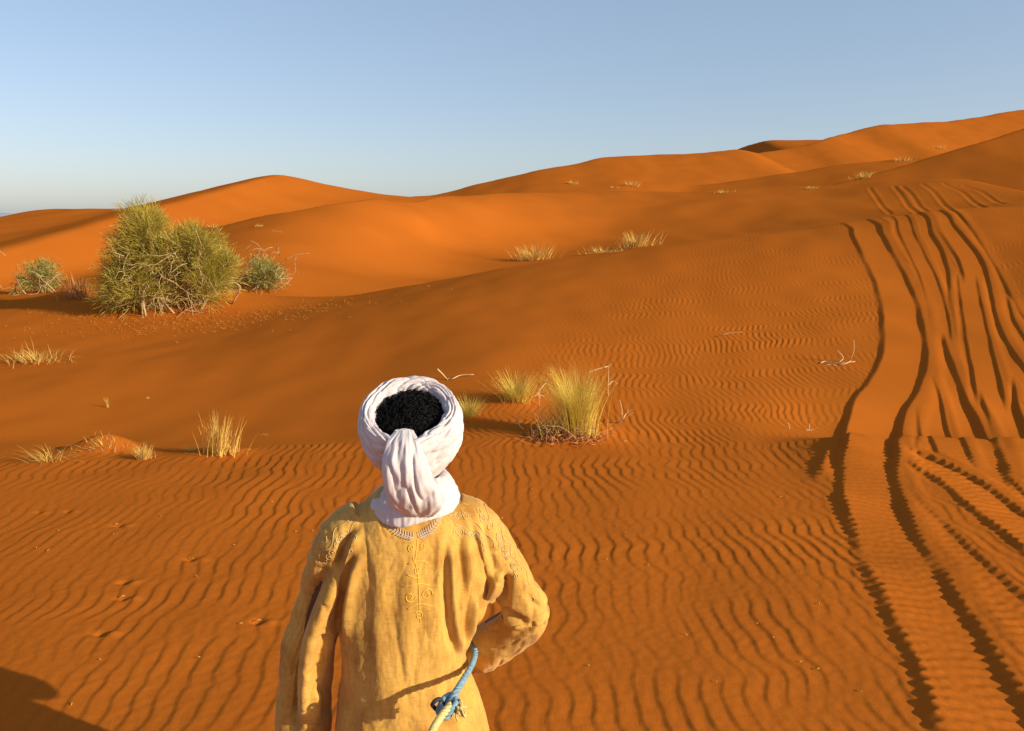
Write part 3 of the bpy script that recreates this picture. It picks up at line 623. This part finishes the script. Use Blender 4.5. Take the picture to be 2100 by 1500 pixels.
def skin_body():
    V = []; E = []; R = []
    def v(p, r, link_to=None):
        V.append(p); R.append(r)
        if link_to is not None: E.append((link_to, len(V) - 1))
        return len(V) - 1
    pel = v((0, 0, .93), .125); sp = v((.01, -.01, 1.10), .115, pel); ch = v((.01, -.01, 1.27), .125, sp); nb = v((0, 0, 1.42), .06, ch)
    nk = v((0, .012, 1.50), .054, nb); h1 = v((0, .03, 1.575), .072, nk); h2 = v((0, .045, 1.645), .084, h1); h3 = v((0, .04, 1.71), .066, h2)
    chin = v((0, .095, 1.565), .035, h1); nose = v((0, .145, 1.615), .013, h2)
    for sx in (-1, 1): v((sx * .092, .03, 1.615), .016, h2)
    def hand(wr, d, n, sx):                       # palm, four fingers of unequal length, thumb from the side of the palm
        d = np.array(d, float); d /= np.linalg.norm(d); n = np.array(n, float); n /= np.linalg.norm(n); s = np.cross(d, n)
        w = np.array(V[wr]); pm = v(tuple(w + d * .05), .027, wr)
        for k, (o, l) in enumerate([(-.030, .072), (-.010, .082), (.010, .078), (.029, .062)]):
            a = v(tuple(w + d * .085 + s * o), .0105, pm); b = v(tuple(w + d * (.085 + l * .5) + s * o * 1.1 + n * .014), .009, a); v(tuple(w + d * (.085 + l * .8) + s * o * 1.1 + n * .045), .0075, b)
        t = v(tuple(w + d * .03 - s * .036 + n * .012), .012, pm); v(tuple(w + d * .075 - s * .052 + n * .03), .009, t)
    sl = v((-.16, 0, 1.37), .062, ch); el = v((-.275, .035, 1.08), .043, sl); wl = v((-.328, .075, .80), .028, el); hand(wl, (-.05, .12, -1), (1, .2, 0), -1)
    sr = v((.17, 0, 1.37), .062, ch); er = v((.365, -.022, 1.04), .043, sr); wr = v((.18, .185, .82), .028, er); hand(wr, (-1, .12, -.15), (0, -1, .1), 1)
    for sx, fy in ((-1, .14), (1, -.10)):
        hp = v((sx * .09, 0, .85), .092, pel); kn = v((sx * .10, fy * .5 + .03, .48), .058, hp); an = v((sx * .10, fy - .02, .09), .038, kn); v((sx * .115, fy + .07, .045), .036, an); v((sx * .12, fy + .15, .03), .026, len(V) - 1)
    me = bpy.data.meshes.new("person"); me.from_pydata(V, E, []); o = link("person", me, M_SKIN, None, False)
    sk = o.modifiers.new("skin", 'SKIN'); o.modifiers.new("sub", 'SUBSURF').levels = 2
    for i, r in enumerate(R): me.skin_vertices[0].data[i].radius = (r, r)
    me.skin_vertices[0].data[0].use_root = True
    evaluated(o); o.data.materials.clear(); o.data.materials.append(M_SKIN)
    o.data.polygons.foreach_set("use_smooth", np.ones(len(o.data.polygons), bool)); return o
person = skin_body(); person.location = (PX, PY, PZ)
tag(person, "person walking ahead in a mustard embroidered robe and white head wrap, seen from behind", "person")

# robe: torso and sleeves grown together, then draped with folds
def loft(rings, n=72, e=2.1):
    V = []
    for z, cx, cy, a, b in rings:
        th = np.arange(n) * 2 * np.pi / n; c, s_ = np.cos(th), np.sin(th)
        k = (abs(c) ** e + abs(s_) ** e) ** (-1 / e)
        V.append(np.stack([cx + a * c * k, cy + b * s_ * k, np.full(n, z)], 1))
    m = len(rings); V = np.concatenate(V + [np.array([[rings[0][1], rings[0][2], rings[0][0]], [rings[-1][1], rings[-1][2], rings[-1][0]]])])
    return V, m, n
def resample(rows, n):
    r = np.array(rows, float); t = np.linspace(0, len(r) - 1, n); q = np.vstack([2 * r[0] - r[1], r, 2 * r[-1] - r[-2]]); o = []
    for x in t:
        i = min(int(x), len(r) - 2); f = x - i; a, b, c, d = q[i], q[i + 1], q[i + 2], q[i + 3]
        o.append(.5 * ((2 * b) + (c - a) * f + (2 * a - 5 * b + 4 * c - d) * f * f + (3 * b - a - 3 * c + d) * f ** 3))
    return np.array(o)
tor = resample([(.13,0,-.03,.30,.22),(.5,0,-.03,.265,.20),(.74,-.006,-.01,.228,.19),(.86,-.014,0,.198,.185),(.93,-.018,0,.190,.18),(1.0,-.004,0,.207,.172),(1.06,.010,0,.224,.165),(1.14,.018,0,.232,.158),(1.22,.018,-.002,.236,.152),
                (1.30,.018,-.004,.228,.142),(1.36,.018,-.004,.208,.126),(1.40,.016,-.002,.178,.108),(1.43,.012,0,.135,.090),(1.455,.006,0,.095,.076),(1.47,0,0,.07,.06)], 90)
mb = MB(); V, m, n = loft(tor)
mb.V.append(V); mb.Q.append(grid_faces(m, n, True)); mb.n = len(V); j = np.arange(n); j2 = (j + 1) % n
mb.T = [np.concatenate([np.stack([np.full(n, m * n), j2, j], 1), np.stack([np.full(n, m * n + 1), (m - 1) * n + j, (m - 1) * n + j2], 1)])]
def sleeve(rows):
    r = resample(rows, 26); mb.tube(r[:, :3], r[:, 3], 28)
sleeve([(-.12, 0, 1.365, .075), (-.182, .005, 1.32, .088), (-.228, .018, 1.22, .082), (-.272, .035, 1.08, .077), (-.315, .055, .93, .081), (-.330, .07, .78, .085), (-.338, .08, .66, .090)])
sleeve([(.13, 0, 1.365, .075), (.208, -.008, 1.31, .087), (.272, -.018, 1.21, .078), (.336, -.03, 1.10, .070), (.374, -.025, 1.03, .068), (.332, .03, .945, .074), (.262, .10, .855, .072), (.185, .18, .80, .064)])
robe = mb.build("robe", M_ROBE, person)
rm = robe.modifiers.new("r", 'REMESH'); rm.mode = 'VOXEL'; rm.voxel_size = .0037; rm.use_smooth_shade = True
sm = robe.modifiers.new("s", 'SMOOTH'); sm.factor = .5; sm.iterations = 6
evaluated(robe)
FOLDS = [ # pixel polyline, distance, width, depth, side of the raised lip (-1 left, 1 right)
 ([(728,1078),(702,1130),(688,1185)], 2.19, .011, .026, 1), ([(722,1128),(705,1195),(697,1262),(695,1330)], 2.16, .010, .026, 1),
 ([(907,1105),(905,1180),(909,1250),(917,1312),(938,1385)], 2.15, .010, .018, 1), ([(886,1092),(881,1165),(877,1225)], 2.15, .014, .006, 1),
 ([(946,1090),(941,1150),(948,1230),(950,1330),(948,1385)], 2.15, .011, .013, 1), ([(968,1190),(958,1275),(956,1365)], 2.16, .010, .015, -1),
 ([(990,1235),(977,1310),(963,1372)], 2.18, .010, .018, -1), ([(992,1085),(1006,1150),(1022,1215)], 2.19, .010, .010, -1),
 ([(752,1120),(742,1260),(748,1400),(740,1500)], 2.15, .022, .006, 1), ([(800,1130),(795,1260),(802,1420)], 2.14, .03, .004, 1), ([(850,1240),(845,1360),(850,1500)], 2.14, .03, .004, -1),
 ([(1047,1182),(1037,1225),(1026,1268)], 2.24, .014, .034, -1), ([(1030,1266),(1052,1282),(1092,1302)], 2.24, .011, .028, -1), ([(988,1338),(1015,1318),(1040,1305)], 2.25, .010, .010, 1),
 ([(975,1362),(1002,1392)], 2.25, .008, .010, 1), ([(1085,1225),(1100,1250),(1122,1268)], 2.24, .008, .006, 1), ([(1060,1330),(1085,1318),(1110,1300)], 2.24, .010, .006, 1),
 ([(704,1112),(655,1195),(620,1285),(607,1375),(607,1470),(612,1540)], 2.23, .022, .044, 1), ([(676,1270),(660,1340),(640,1430),(640,1520)], 2.22, .012, .010, 1),
 ([(655,1288),(672,1300),(690,1306)], 2.22, .008, .008, 1), ([(650,1400),(668,1430),(672,1480)], 2.22, .010, .008, -1),
 ([(722,1420),(716,1460),(722,1530)], 2.14, .014, .008, 1), ([(965,1400),(985,1440),(990,1500)], 2.14, .012, .010, -1), ([(945,1400),(958,1450),(962,1510)], 2.13, .012, .010, -1),
 ([(930,1395),(905,1440),(890,1500)], 2.13, .013, .007, 1)]
V = co_of(robe.data); N_ = no_of(robe.data); back = sst(-N_[:, 1], -.25, .35); disp = np.zeros(len(V))
for pts, Y, w, dep, side in FOLDS:
    q = catmull([loc(a, b, Y) for a, b in pts], 8)[:, [0, 2]]
    sel = np.nonzero((V[:, 0] > q[:, 0].min() - 5 * w) & (V[:, 0] < q[:, 0].max() + 5 * w) & (V[:, 2] > q[:, 1].min() - 5 * w) & (V[:, 2] < q[:, 1].max() + 5 * w) & (V[:, 1] < .12))[0]
    X = V[sel][:, [0, 2]]; best = np.full(len(sel), 9.); sg = np.ones(len(sel)); tt = np.zeros(len(sel)); L = np.concatenate([[0], np.cumsum(np.hypot(*np.diff(q, axis=0).T))])
    for k in range(len(q) - 1):
        a, b = q[k], q[k + 1]; d = b - a; t = np.clip(((X - a) @ d) / (d @ d + 1e-12), 0, 1); e = X - a - t[:, None] * d; dd = np.hypot(e[:, 0], e[:, 1]); u = dd < best
        best[u] = dd[u]; tt[u] = (L[k] + t[u] * (L[k + 1] - L[k])) / L[-1]; sg[u] = np.sign(e[u, 0])
    tap = np.clip(4 * tt, 0, 1) * np.clip(4 * (1 - tt), 0, 1); tap = tap * tap * (3 - 2 * tap)
    s_ = best * sg * side; sharp = np.where(s_ > 0, .75, 1.5)
    disp[sel] += tap * dep * (-np.exp(-(best / w / sharp) ** 2) + .75 * np.exp(-((s_ - 1.9 * w) / (1.1 * w)) ** 2))
x, y, z = V.T
wr = .0060 * noise(x / .09, z / .55 + y * 3, 61) + .0028 * noise(x / .04 + z * 1.2, z / .26, 62) + .0016 * noise(x / .02 + y * 20, z / .05, 63) + .0007 * noise(x / .009, z / .02 + y * 30, 64)
cr_ = lambda n_: np.clip(1 - np.abs(n_) * 3.2, 0, 1) ** 2          # thin creases where the noise crosses zero
wr -= .0055 * cr_(noise(x / .085 + z * .5, z / .75 + y * 2, 66)) * sst(noise(x / .2, z / .25, 68), -.25, .3) + .0026 * cr_(noise(x / .05 - z * 2, z / .10 + y * 5, 67)) * sst(noise(x / .12, z / .12, 69), .0, .5)
sleeve_w = sst(np.abs(x - .01), .22, .26)
wr -= sleeve_w * .0065 * cr_(noise(x / .07 + z * 5, z / .06 - x * 5, 70)) * sst(noise(x / .1, z / .14, 71), -.1, .3)
wr += sleeve_w * .003 * noise(x / .05 + z * 6, z / .045 - x * 6, 65)
set_co(robe.data, V + N_ * (disp * back + wr)[:, None])
robe.data.materials.clear(); robe.data.materials.append(M_ROBE); robe.data.polygons.foreach_set("use_smooth", np.ones(len(robe.data.polygons), bool))

# stitched ornament, laid on the cloth
bv = BVHTree.FromPolygons([tuple(c) for c in co_of(robe.data)], [tuple(p.vertices) for p in robe.data.polygons])
def stitch(mb, pxs, r=.0018, n=5):
    q = []
    for a, b in catmull(pxs, n) if len(pxs) > 2 else np.linspace(pxs[0], pxs[-1], 4):
        p = loc(a, b, 2.17); h = bv.ray_cast(Vector((p[0], -1, p[2])), Vector((0, 1, 0)))
        if h[0] is None: return
        q.append(np.array(h[0]) + np.array(h[1]) * .0006)
    q = np.array(q)
    if np.abs(np.diff(q[:, 1])).max() > .03: return
    mb.tube(q, r, 5)
def spiral(cx, cy, R, turns=1.5, a0=0, sx=1):
    t = np.linspace(0, 1, 16); a = a0 + t * turns * 6.283
    return [(cx + sx * R * (1 - .8 * k) * math.cos(b), cy + R * (1 - .8 * k) * math.sin(b)) for k, b in zip(t, a)]
mb = MB()
for sx, x0 in ((1, 768), (-1, 912)):
    A = np.array([x0, 1050.]); B = np.array([843 + (-4 if sx > 0 else 8), 1104.])
    for k in range(15):
        t = k / 14; c = A + (B - A) * t + np.array([0, 12 * math.sin(t * 3.14)]); d = (B - A) / np.linalg.norm(B - A); nn = np.array([-d[1], d[0]])
        stitch(mb, [tuple(c - nn * 8 - d * 5), tuple(c), tuple(c + nn * 8 - d * 5)], .0019, 3)
    stitch(mb, [tuple(A), tuple((A + B) / 2 + np.array([0, 12])), tuple(B)], .0016)
mb.build("collar_embroidery", M_LAV, robe)
mb = MB()
def vine(path, amp, R):
    q = catmull(np.array(path, float), 10); L = np.concatenate([[0], np.cumsum(np.hypot(*np.diff(q, axis=0).T))]); line = []
    for k in range(len(q)):
        d = q[min(k + 1, len(q) - 1)] - q[max(k - 1, 0)]; d /= np.linalg.norm(d) + 1e-9; nn = np.array([-d[1], d[0]]); line.append(tuple(q[k] + nn * amp * math.sin(L[k] / 9)))
    for k in range(0, len(line) - 5, 5): stitch(mb, line[k:k + 6], .0014, 3)
    t = 6.
    while t < L[-1] - 4:
        k = int(np.searchsorted(L, t)); d = q[min(k + 1, len(q) - 1)] - q[k - 1]; d /= np.linalg.norm(d) + 1e-9; nn = np.array([-d[1], d[0]]); sgn = 1 if random.random() < .5 else -1
        c = q[k] + nn * sgn * (amp + R * random.uniform(.7, 1.5)); r = R * random.uniform(.6, 1.15)
        if random.random() < .6: stitch(mb, spiral(c[0], c[1], r, random.uniform(.9, 1.5), random.uniform(0, 6.28), sgn), .0014)
        else:
            for w_ in (-.5, 0, .5): stitch(mb, [tuple(c - d * r - nn * r * w_ * .2), tuple(c + nn * r * w_ * 1.2), tuple(c + d * r)], .0014, 4)
        t += random.uniform(8, 14)
vine([(742,1054),(715,1066),(692,1092),(668,1128),(650,1162)], 5, 8); vine([(735,1075),(712,1100),(700,1130)], 4, 7)
mb.build("shoulder_embroidery", M_TONE, robe); mb = MB()
vine([(900,1066),(945,1066),(985,1064),(1018,1096),(1045,1140),(1072,1188),(1096,1232),(1116,1268)], 5, 8); vine([(930,1092),(965,1100),(992,1110),(1015,1150)], 5, 9); vine([(1030,1110),(1055,1160),(1078,1210)], 6, 8)
mb.build("shoulder_embroidery", M_TONE, robe)
mb = MB()
for l in [[(828,1152),(850,1148),(870,1155)],[(838,1140),(846,1160),(850,1200),(852,1270)],[(826,1172),(846,1180),(868,1172)],[(818,1196),(848,1192),(874,1200)],[(826,1240),(850,1232),(876,1240)],[(848,1110),(846,1130),(842,1150)]]: stitch(mb, l, .0015)
for cx, cy, R, a0, sx in [(832,1216,12,0,1),(866,1216,13,3,-1),(848,1165,8,1,1),(836,1122,7,2,1),(858,1122,7,1,-1),(850,1256,9,4,1)]: stitch(mb, spiral(cx, cy, R, 1.2, a0, sx), .0015)
mb.build("spine_embroidery", M_YEL, robe)

# he walks a little to the left of the view: shoulders, robe and feet are turned that way
TURN = math.radians(13); ct, st_ = math.cos(TURN), math.sin(TURN)
def turn(o):
    v = co_of(o.data); set_co(o.data, np.stack([ct * v[:, 0] - st_ * v[:, 1] - .020, st_ * v[:, 0] + ct * v[:, 1], v[:, 2]], 1))
turn(person); turn(robe)
for ch in robe.children: turn(ch)

# head wrap: a thick ring of wound cloth, tilted back, hair showing in its opening
HC = np.array([0.0, 2.285 - PY, 1.662 - PZ]); TI = math.radians(35)
e1 = np.array([1., 0, 0]); ax = np.array([0, -math.sin(TI), math.cos(TI)]); e2 = np.array([0, -math.cos(TI), -math.sin(TI)])   # e2: back and down
nu, nv = 420, 150
U, Vv = np.meshgrid(np.linspace(0, 2 * np.pi, nu, endpoint=False), np.linspace(0, 2 * np.pi, nv, endpoint=False), indexing='ij')
# U = 0 at the back of the head, growing towards the right
pinch = np.exp(-((np.angle(np.exp(1j * U))) / .42) ** 2)
rr = .031 - .006 * pinch + .006 * np.sin(2 * U + .6) * .6; aa = .066 + .016 * np.exp(-((np.angle(np.exp(1j * (U - .2)))) / 1.0) ** 2)
ph = Vv / (2 * np.pi) * 10 + 1.1 * np.sin(U + .4) + .9 * noise(U * 1.3 + 3, Vv * .8, 71) * 1.6 + .6 * np.sin(2 * U + 1) * np.cos(Vv)
rid = np.abs(np.sin(np.pi * ph)) ** .55
f1 = (rid - .7) * .0105 * (1 + .5 * noise(U * 2.1, Vv * 1.3, 72)); ph2 = Vv * 6.1 + 2.2 * np.sin(U * 1.5) + 1.8 * noise(U * 1.4, Vv * 1.1, 73)
f2 = (np.abs(np.sin(ph2)) ** .5 - .7) * .0022; f3 = .0005 * noise(U * 14, Vv * 4, 74) + .0024 * noise(U * 4, Vv * 2.0, 75)
f1 = f1 - .0040 * np.clip(1 - np.abs(noise(U * .8 + Vv * .35, Vv * 1.5, 76)) * 4, 0, 1) ** 2 - .0018 * np.clip(1 - np.abs(noise(U * 1.5 - Vv * .5, Vv * 2.6, 77)) * 4, 0, 1) ** 2
cr = np.cos(Vv); sr_ = np.sin(Vv); sup = (abs(cr) ** 2.3 + abs(sr_) ** 2.3) ** (-1 / 2.3)
rad = .122 + .012 * np.exp(-((np.angle(np.exp(1j * (U - .22)))) / .22) ** 2) + .002 * np.cos(U) + (rr + f1 + f2 + f3) * cr * sup
axv = (aa + f1 + f2 + f3) * sr_ * sup - .004 - .022 * np.exp(-(np.angle(np.exp(1j * U)) / .9) ** 2) * (sr_ < 0) * abs(sr_)
Q3 = HC + (rad * np.sin(U) * 1.0)[..., None] * e1 + (rad * np.cos(U))[..., None] * e2 + axv[..., None] * ax
i = np.arange(nu)[:, None]; j = np.arange(nv)[None]; a = i * nv + j; b = ((i + 1) % nu) * nv + j; c = ((i + 1) % nu) * nv + (j + 1) % nv; d = i * nv + (j + 1) % nv
turban = link("turban", np_mesh("turban", Q3.reshape(-1, 3), np.stack([a, b, c, d], -1).reshape(-1, 4)), M_WHITE, person)
# the loose end hanging from the back of the wrap into the scarf
cl = resample([(*loc(829, 880, 2.185), .026, .012), (*loc(826, 905, 2.135), .046, .018), (*loc(830, 945, 2.108), .062, .022), (*loc(838, 985, 2.105), .070, .024), (*loc(848, 1018, 2.118), .074, .024), (*loc(856, 1042, 2.142), .066, .020), (*loc(862, 1056, 2.175), .040, .014)], 90)
T_ = np.linspace(0, 1, 90)[:, None]; th = np.linspace(0, 2 * np.pi, 140, endpoint=False)[None]
lat = np.cos(th); dep = -np.sin(th)
fold = (np.abs(np.sin(np.pi * (1.0 * lat + .5 * np.sin(T_ * 5) + .9 * noise(lat * 1.5 + 0 * T_, T_ * 3 + 0 * lat, 81) + .2))) ** .6 - .7) * .0075 * (.4 + np.sin(T_ * np.pi)) + .004 * noise(lat * 5 + T_ * 3, T_ * 7 + 0 * lat, 82) + .005 * noise(lat * 2 + T_, T_ * 5 + lat * 2, 83)
wv = cl[:, 3][:, None] * lat * (1 + .06 * noise(T_ * 6 + 0 * lat, lat * 0 + 3., 84)); tv = (cl[:, 4][:, None] + fold) * dep * np.where(dep < 0, 1, .6)
X3 = np.stack([cl[:, 0][:, None] + wv, cl[:, 1][:, None] + tv, cl[:, 2][:, None] + 0 * lat - .004 * np.abs(lat)], -1)
link("turban_tail", np_mesh("turban_tail", X3.reshape(-1, 3), grid_faces(90, 140, True)), M_WHITE, person)
# scarf wound round the neck, its lower edge lying on the shoulders
rg = resample([(1.455,0,.03,.060,.062),(1.485,.005,.02,.068,.068),(1.503,.008,.01,.076,.078),(1.505,.008,.005,.088,.092),(1.494,.008,0,.100,.104),(1.482,.006,0,.112,.113),(1.468,.002,0,.122,.120),(1.452,.0,0,.132,.128),(1.434,.0,.0,.138,.132),(1.424,.0,.0,.136,.128),(1.436,0,0,.120,.112)], 110)
th = np.linspace(0, 2 * np.pi, 220, endpoint=False)[None]; k = np.linspace(0, 1, 110)[:, None]
bk = np.clip(-np.sin(th), 0, 1)
phs = k * 4.2 + .5 * np.sin(th * 1 + 1.2) + .9 * noise(np.cos(th) * 1.4 + 0 * k, np.sin(th) * 1.4 + k * 1.5, 91)
fo = (np.abs(np.sin(np.pi * phs)) ** .6 - .7) * .010 * np.sin(np.clip(k * 1.25, 0, 1) * np.pi) + .004 * noise(np.cos(th) * 5 + k * 4, np.sin(th) * 5 + k * 3, 92) + .0025 * noise(np.cos(th) * 12, np.sin(th) * 12 + k * 6, 93)
lowr = sst(k, .35, 1)
zz = rg[:, 0][:, None] - .034 * np.clip(-np.cos(th), 0, 1) * (1 - lowr) - .030 * bk ** 1.5 * lowr + .012 * lowr * np.cos(th)*0 - .012 * lowr * np.clip(-np.cos(th), 0, 1) + .006 * np.sin(th * 5 + 1) * lowr
S3 = np.stack([rg[:, 1][:, None] + (rg[:, 3][:, None] + fo) * np.cos(th), rg[:, 2][:, None] + (rg[:, 4][:, None] + fo + .012 * bk * lowr) * np.sin(th), zz + 0 * th], -1)
S3[..., 2] -= PZ
link("neck_scarf", np_mesh("neck_scarf", S3.reshape(-1, 3), grid_faces(110, 220, True)), M_WHITE, person)
# short curly hair filling the opening of the wrap
hb = MB(); rng = np.random.default_rng(12)
nth, nph = 40, 20
g = [[HC + e1 * (.104 * math.sin(p) * math.cos(t)) + e2 * (.104 * math.sin(p) * math.sin(t)) + ax * (.066 * math.cos(p) - .008) for t in np.linspace(0, 2 * math.pi, nth, endpoint=False)] for p in np.linspace(.02, 1.7, nph)]
hb.add(np.array(g).reshape(-1, 3), grid_faces(nph, nth, True))
for i in range(1300):
    p = math.acos(1 - rng.uniform(0, .95)); t = rng.uniform(0, 6.283)
    nrm = e1 * math.sin(p) * math.cos(t) + e2 * math.sin(p) * math.sin(t) + ax * math.cos(p)
    b0 = HC + e1 * (.104 * math.sin(p) * math.cos(t)) + e2 * (.104 * math.sin(p) * math.sin(t)) + ax * (.066 * math.cos(p) - .010)
    tg = np.cross(nrm, rng.normal(size=3)); tg /= np.linalg.norm(tg); bt = np.cross(nrm, tg); R = rng.uniform(.005, .011); s_ = np.linspace(0, rng.uniform(1.0, 1.9), 9); a0 = rng.uniform(0, 6.28)
    pts = b0 + nrm * (s_ * .011 + .001)[:, None] + tg * (R * np.cos(a0 + s_ * 5))[:, None] + bt * (R * np.sin(a0 + s_ * 5))[:, None]
    hb.tube(pts, np.linspace(.0020, .0012, 9), 4)
hb.build("hair", M_HAIR, person)
# leather sandals under the hem
for sx, fy in ((-1, .14), (1, -.10)):
    sb = MB(); t = np.linspace(0, 1, 9); sb.tube(np.stack([sx * (.10 + .02 * t), fy - .07 + .27 * t, np.full(9, .006)], 1), .03 + .02 * np.sin(t * 2.6), 10)
    so_ = sb.build("sandal", M_LEATHER, person); vv = co_of(so_.data); vv[:, 2] = .004 + (vv[:, 2] - .006) * .22; set_co(so_.data, vv)
    st = MB(); st.tube([(sx * .06, fy + .10, .01), (sx * .085, fy + .11, .07), (sx * .12, fy + .12, .085), (sx * .155, fy + .11, .06), (sx * .17, fy + .10, .01)], .007, 6); st.build("strap", M_LEATHER, so_)

for ch in person.children:
    if ch.name.startswith('sandal'):
        turn(ch)
        for c2 in ch.children: turn(c2)

# ---------------------------------------------------------------- the lead rope, blue then yellow, tied in a knot
M_BLUE = mat("blue_rope", (.13, .23, .31), .9, (.22, .33, .41), 60, .4, 400)
M_YROPE = mat("pale_yellow_rope", (.52, .38, .13), .9, (.62, .48, .22), 60, .4, 400)
M_DARK = mat("gap_shade", (.03, .03, .045), .7)  # near-black colour for the shaded gap in the knot
def W(px, py, Y): return np.array(P(px, py, Y))
def braid(name, pts, r, m, parent, twist=.045):
    c = resample(pts, 140); d = np.gradient(c, axis=0); L = np.cumsum(np.linalg.norm(d, axis=1)); d /= np.linalg.norm(d, axis=1)[:, None]
    a = np.cross(d, [0, 0, 1.]); a /= np.linalg.norm(a, axis=1)[:, None] + 1e-9; b = np.cross(d, a); mb = MB()
    for k in range(3):
        p = L / twist * 2 * np.pi + k * 2.094; mb.tube(c + (a * np.cos(p)[:, None] + b * np.sin(p)[:, None]) * r * .55, r * .62, 6)
    return mb.build(name, m, parent)
kn = W(916, 1448, 2.01)
rope = braid("lead_rope", [np.array([PX + .03, PY + .235, .80]), np.array([PX + .12, PY + .20, .85]), np.array([PX + .172, PY + .10, .885]), np.array([PX + .174, PY + .0, .892]), W(940, 1411, 2.05), kn], .0092, M_BLUE, None)
tag(rope, "blue lead rope knotted to a pale yellow rope, held at the mustard robe's right side", "rope")
braid("yellow_rope", [kn + np.array([.012, -.012, .012]), W(903, 1472, 1.95), W(886, 1502, 1.84), W(868, 1560, 1.72), np.array([-.15, 1.5, .86]), np.array([-.12, 1.3, .93]), np.array([-.10, 1.16, 1.02])], .0098, M_YROPE, rope)
mb = MB(); rng = np.random.default_rng(3)
for k in range(3):                                # the turns of the knot
    t = np.linspace(0, 2 * math.pi, 22); R = .017 + .002 * k; tilt = .5 * k - .4
    o_ = kn + np.array([.006 * (k - 1), -.004, .013 * (k - 1)])
    mb.tube(o_ + np.stack([R * np.cos(t), R * np.sin(t), R * .5 * np.sin(t + tilt)], 1), .008, 7)
mb.build("knot", M_BLUE, rope)
mb = MB(); t = np.linspace(0, 5.2, 20); mb.tube(W(897, 1446, 2.005) + np.stack([.014 * np.cos(t), .006 * np.sin(t * 2), .016 * np.sin(t)], 1), .006, 6)
mb.build("knot_gap_shade", M_DARK, rope)  # near-black ring standing in for the shade inside the knot's gap
mb = MB()
for i in range(34):                               # frayed yellow tuft hanging from the knot
    b0 = W(936, 1452, 2.005) + rng.normal(size=3) * .005; d = np.array([rng.uniform(-.1, 1), rng.normal() * .4 - .3, rng.normal() * .7 - .25]); d /= np.linalg.norm(d); l = rng.uniform(.014, .034)
    mb.tube([b0, b0 + d * l * .5 + rng.normal(size=3) * .003, b0 + d * l + np.array([0, 0, -.004])], .0028, 5)
mb.build("frayed_end", M_YROPE, rope)
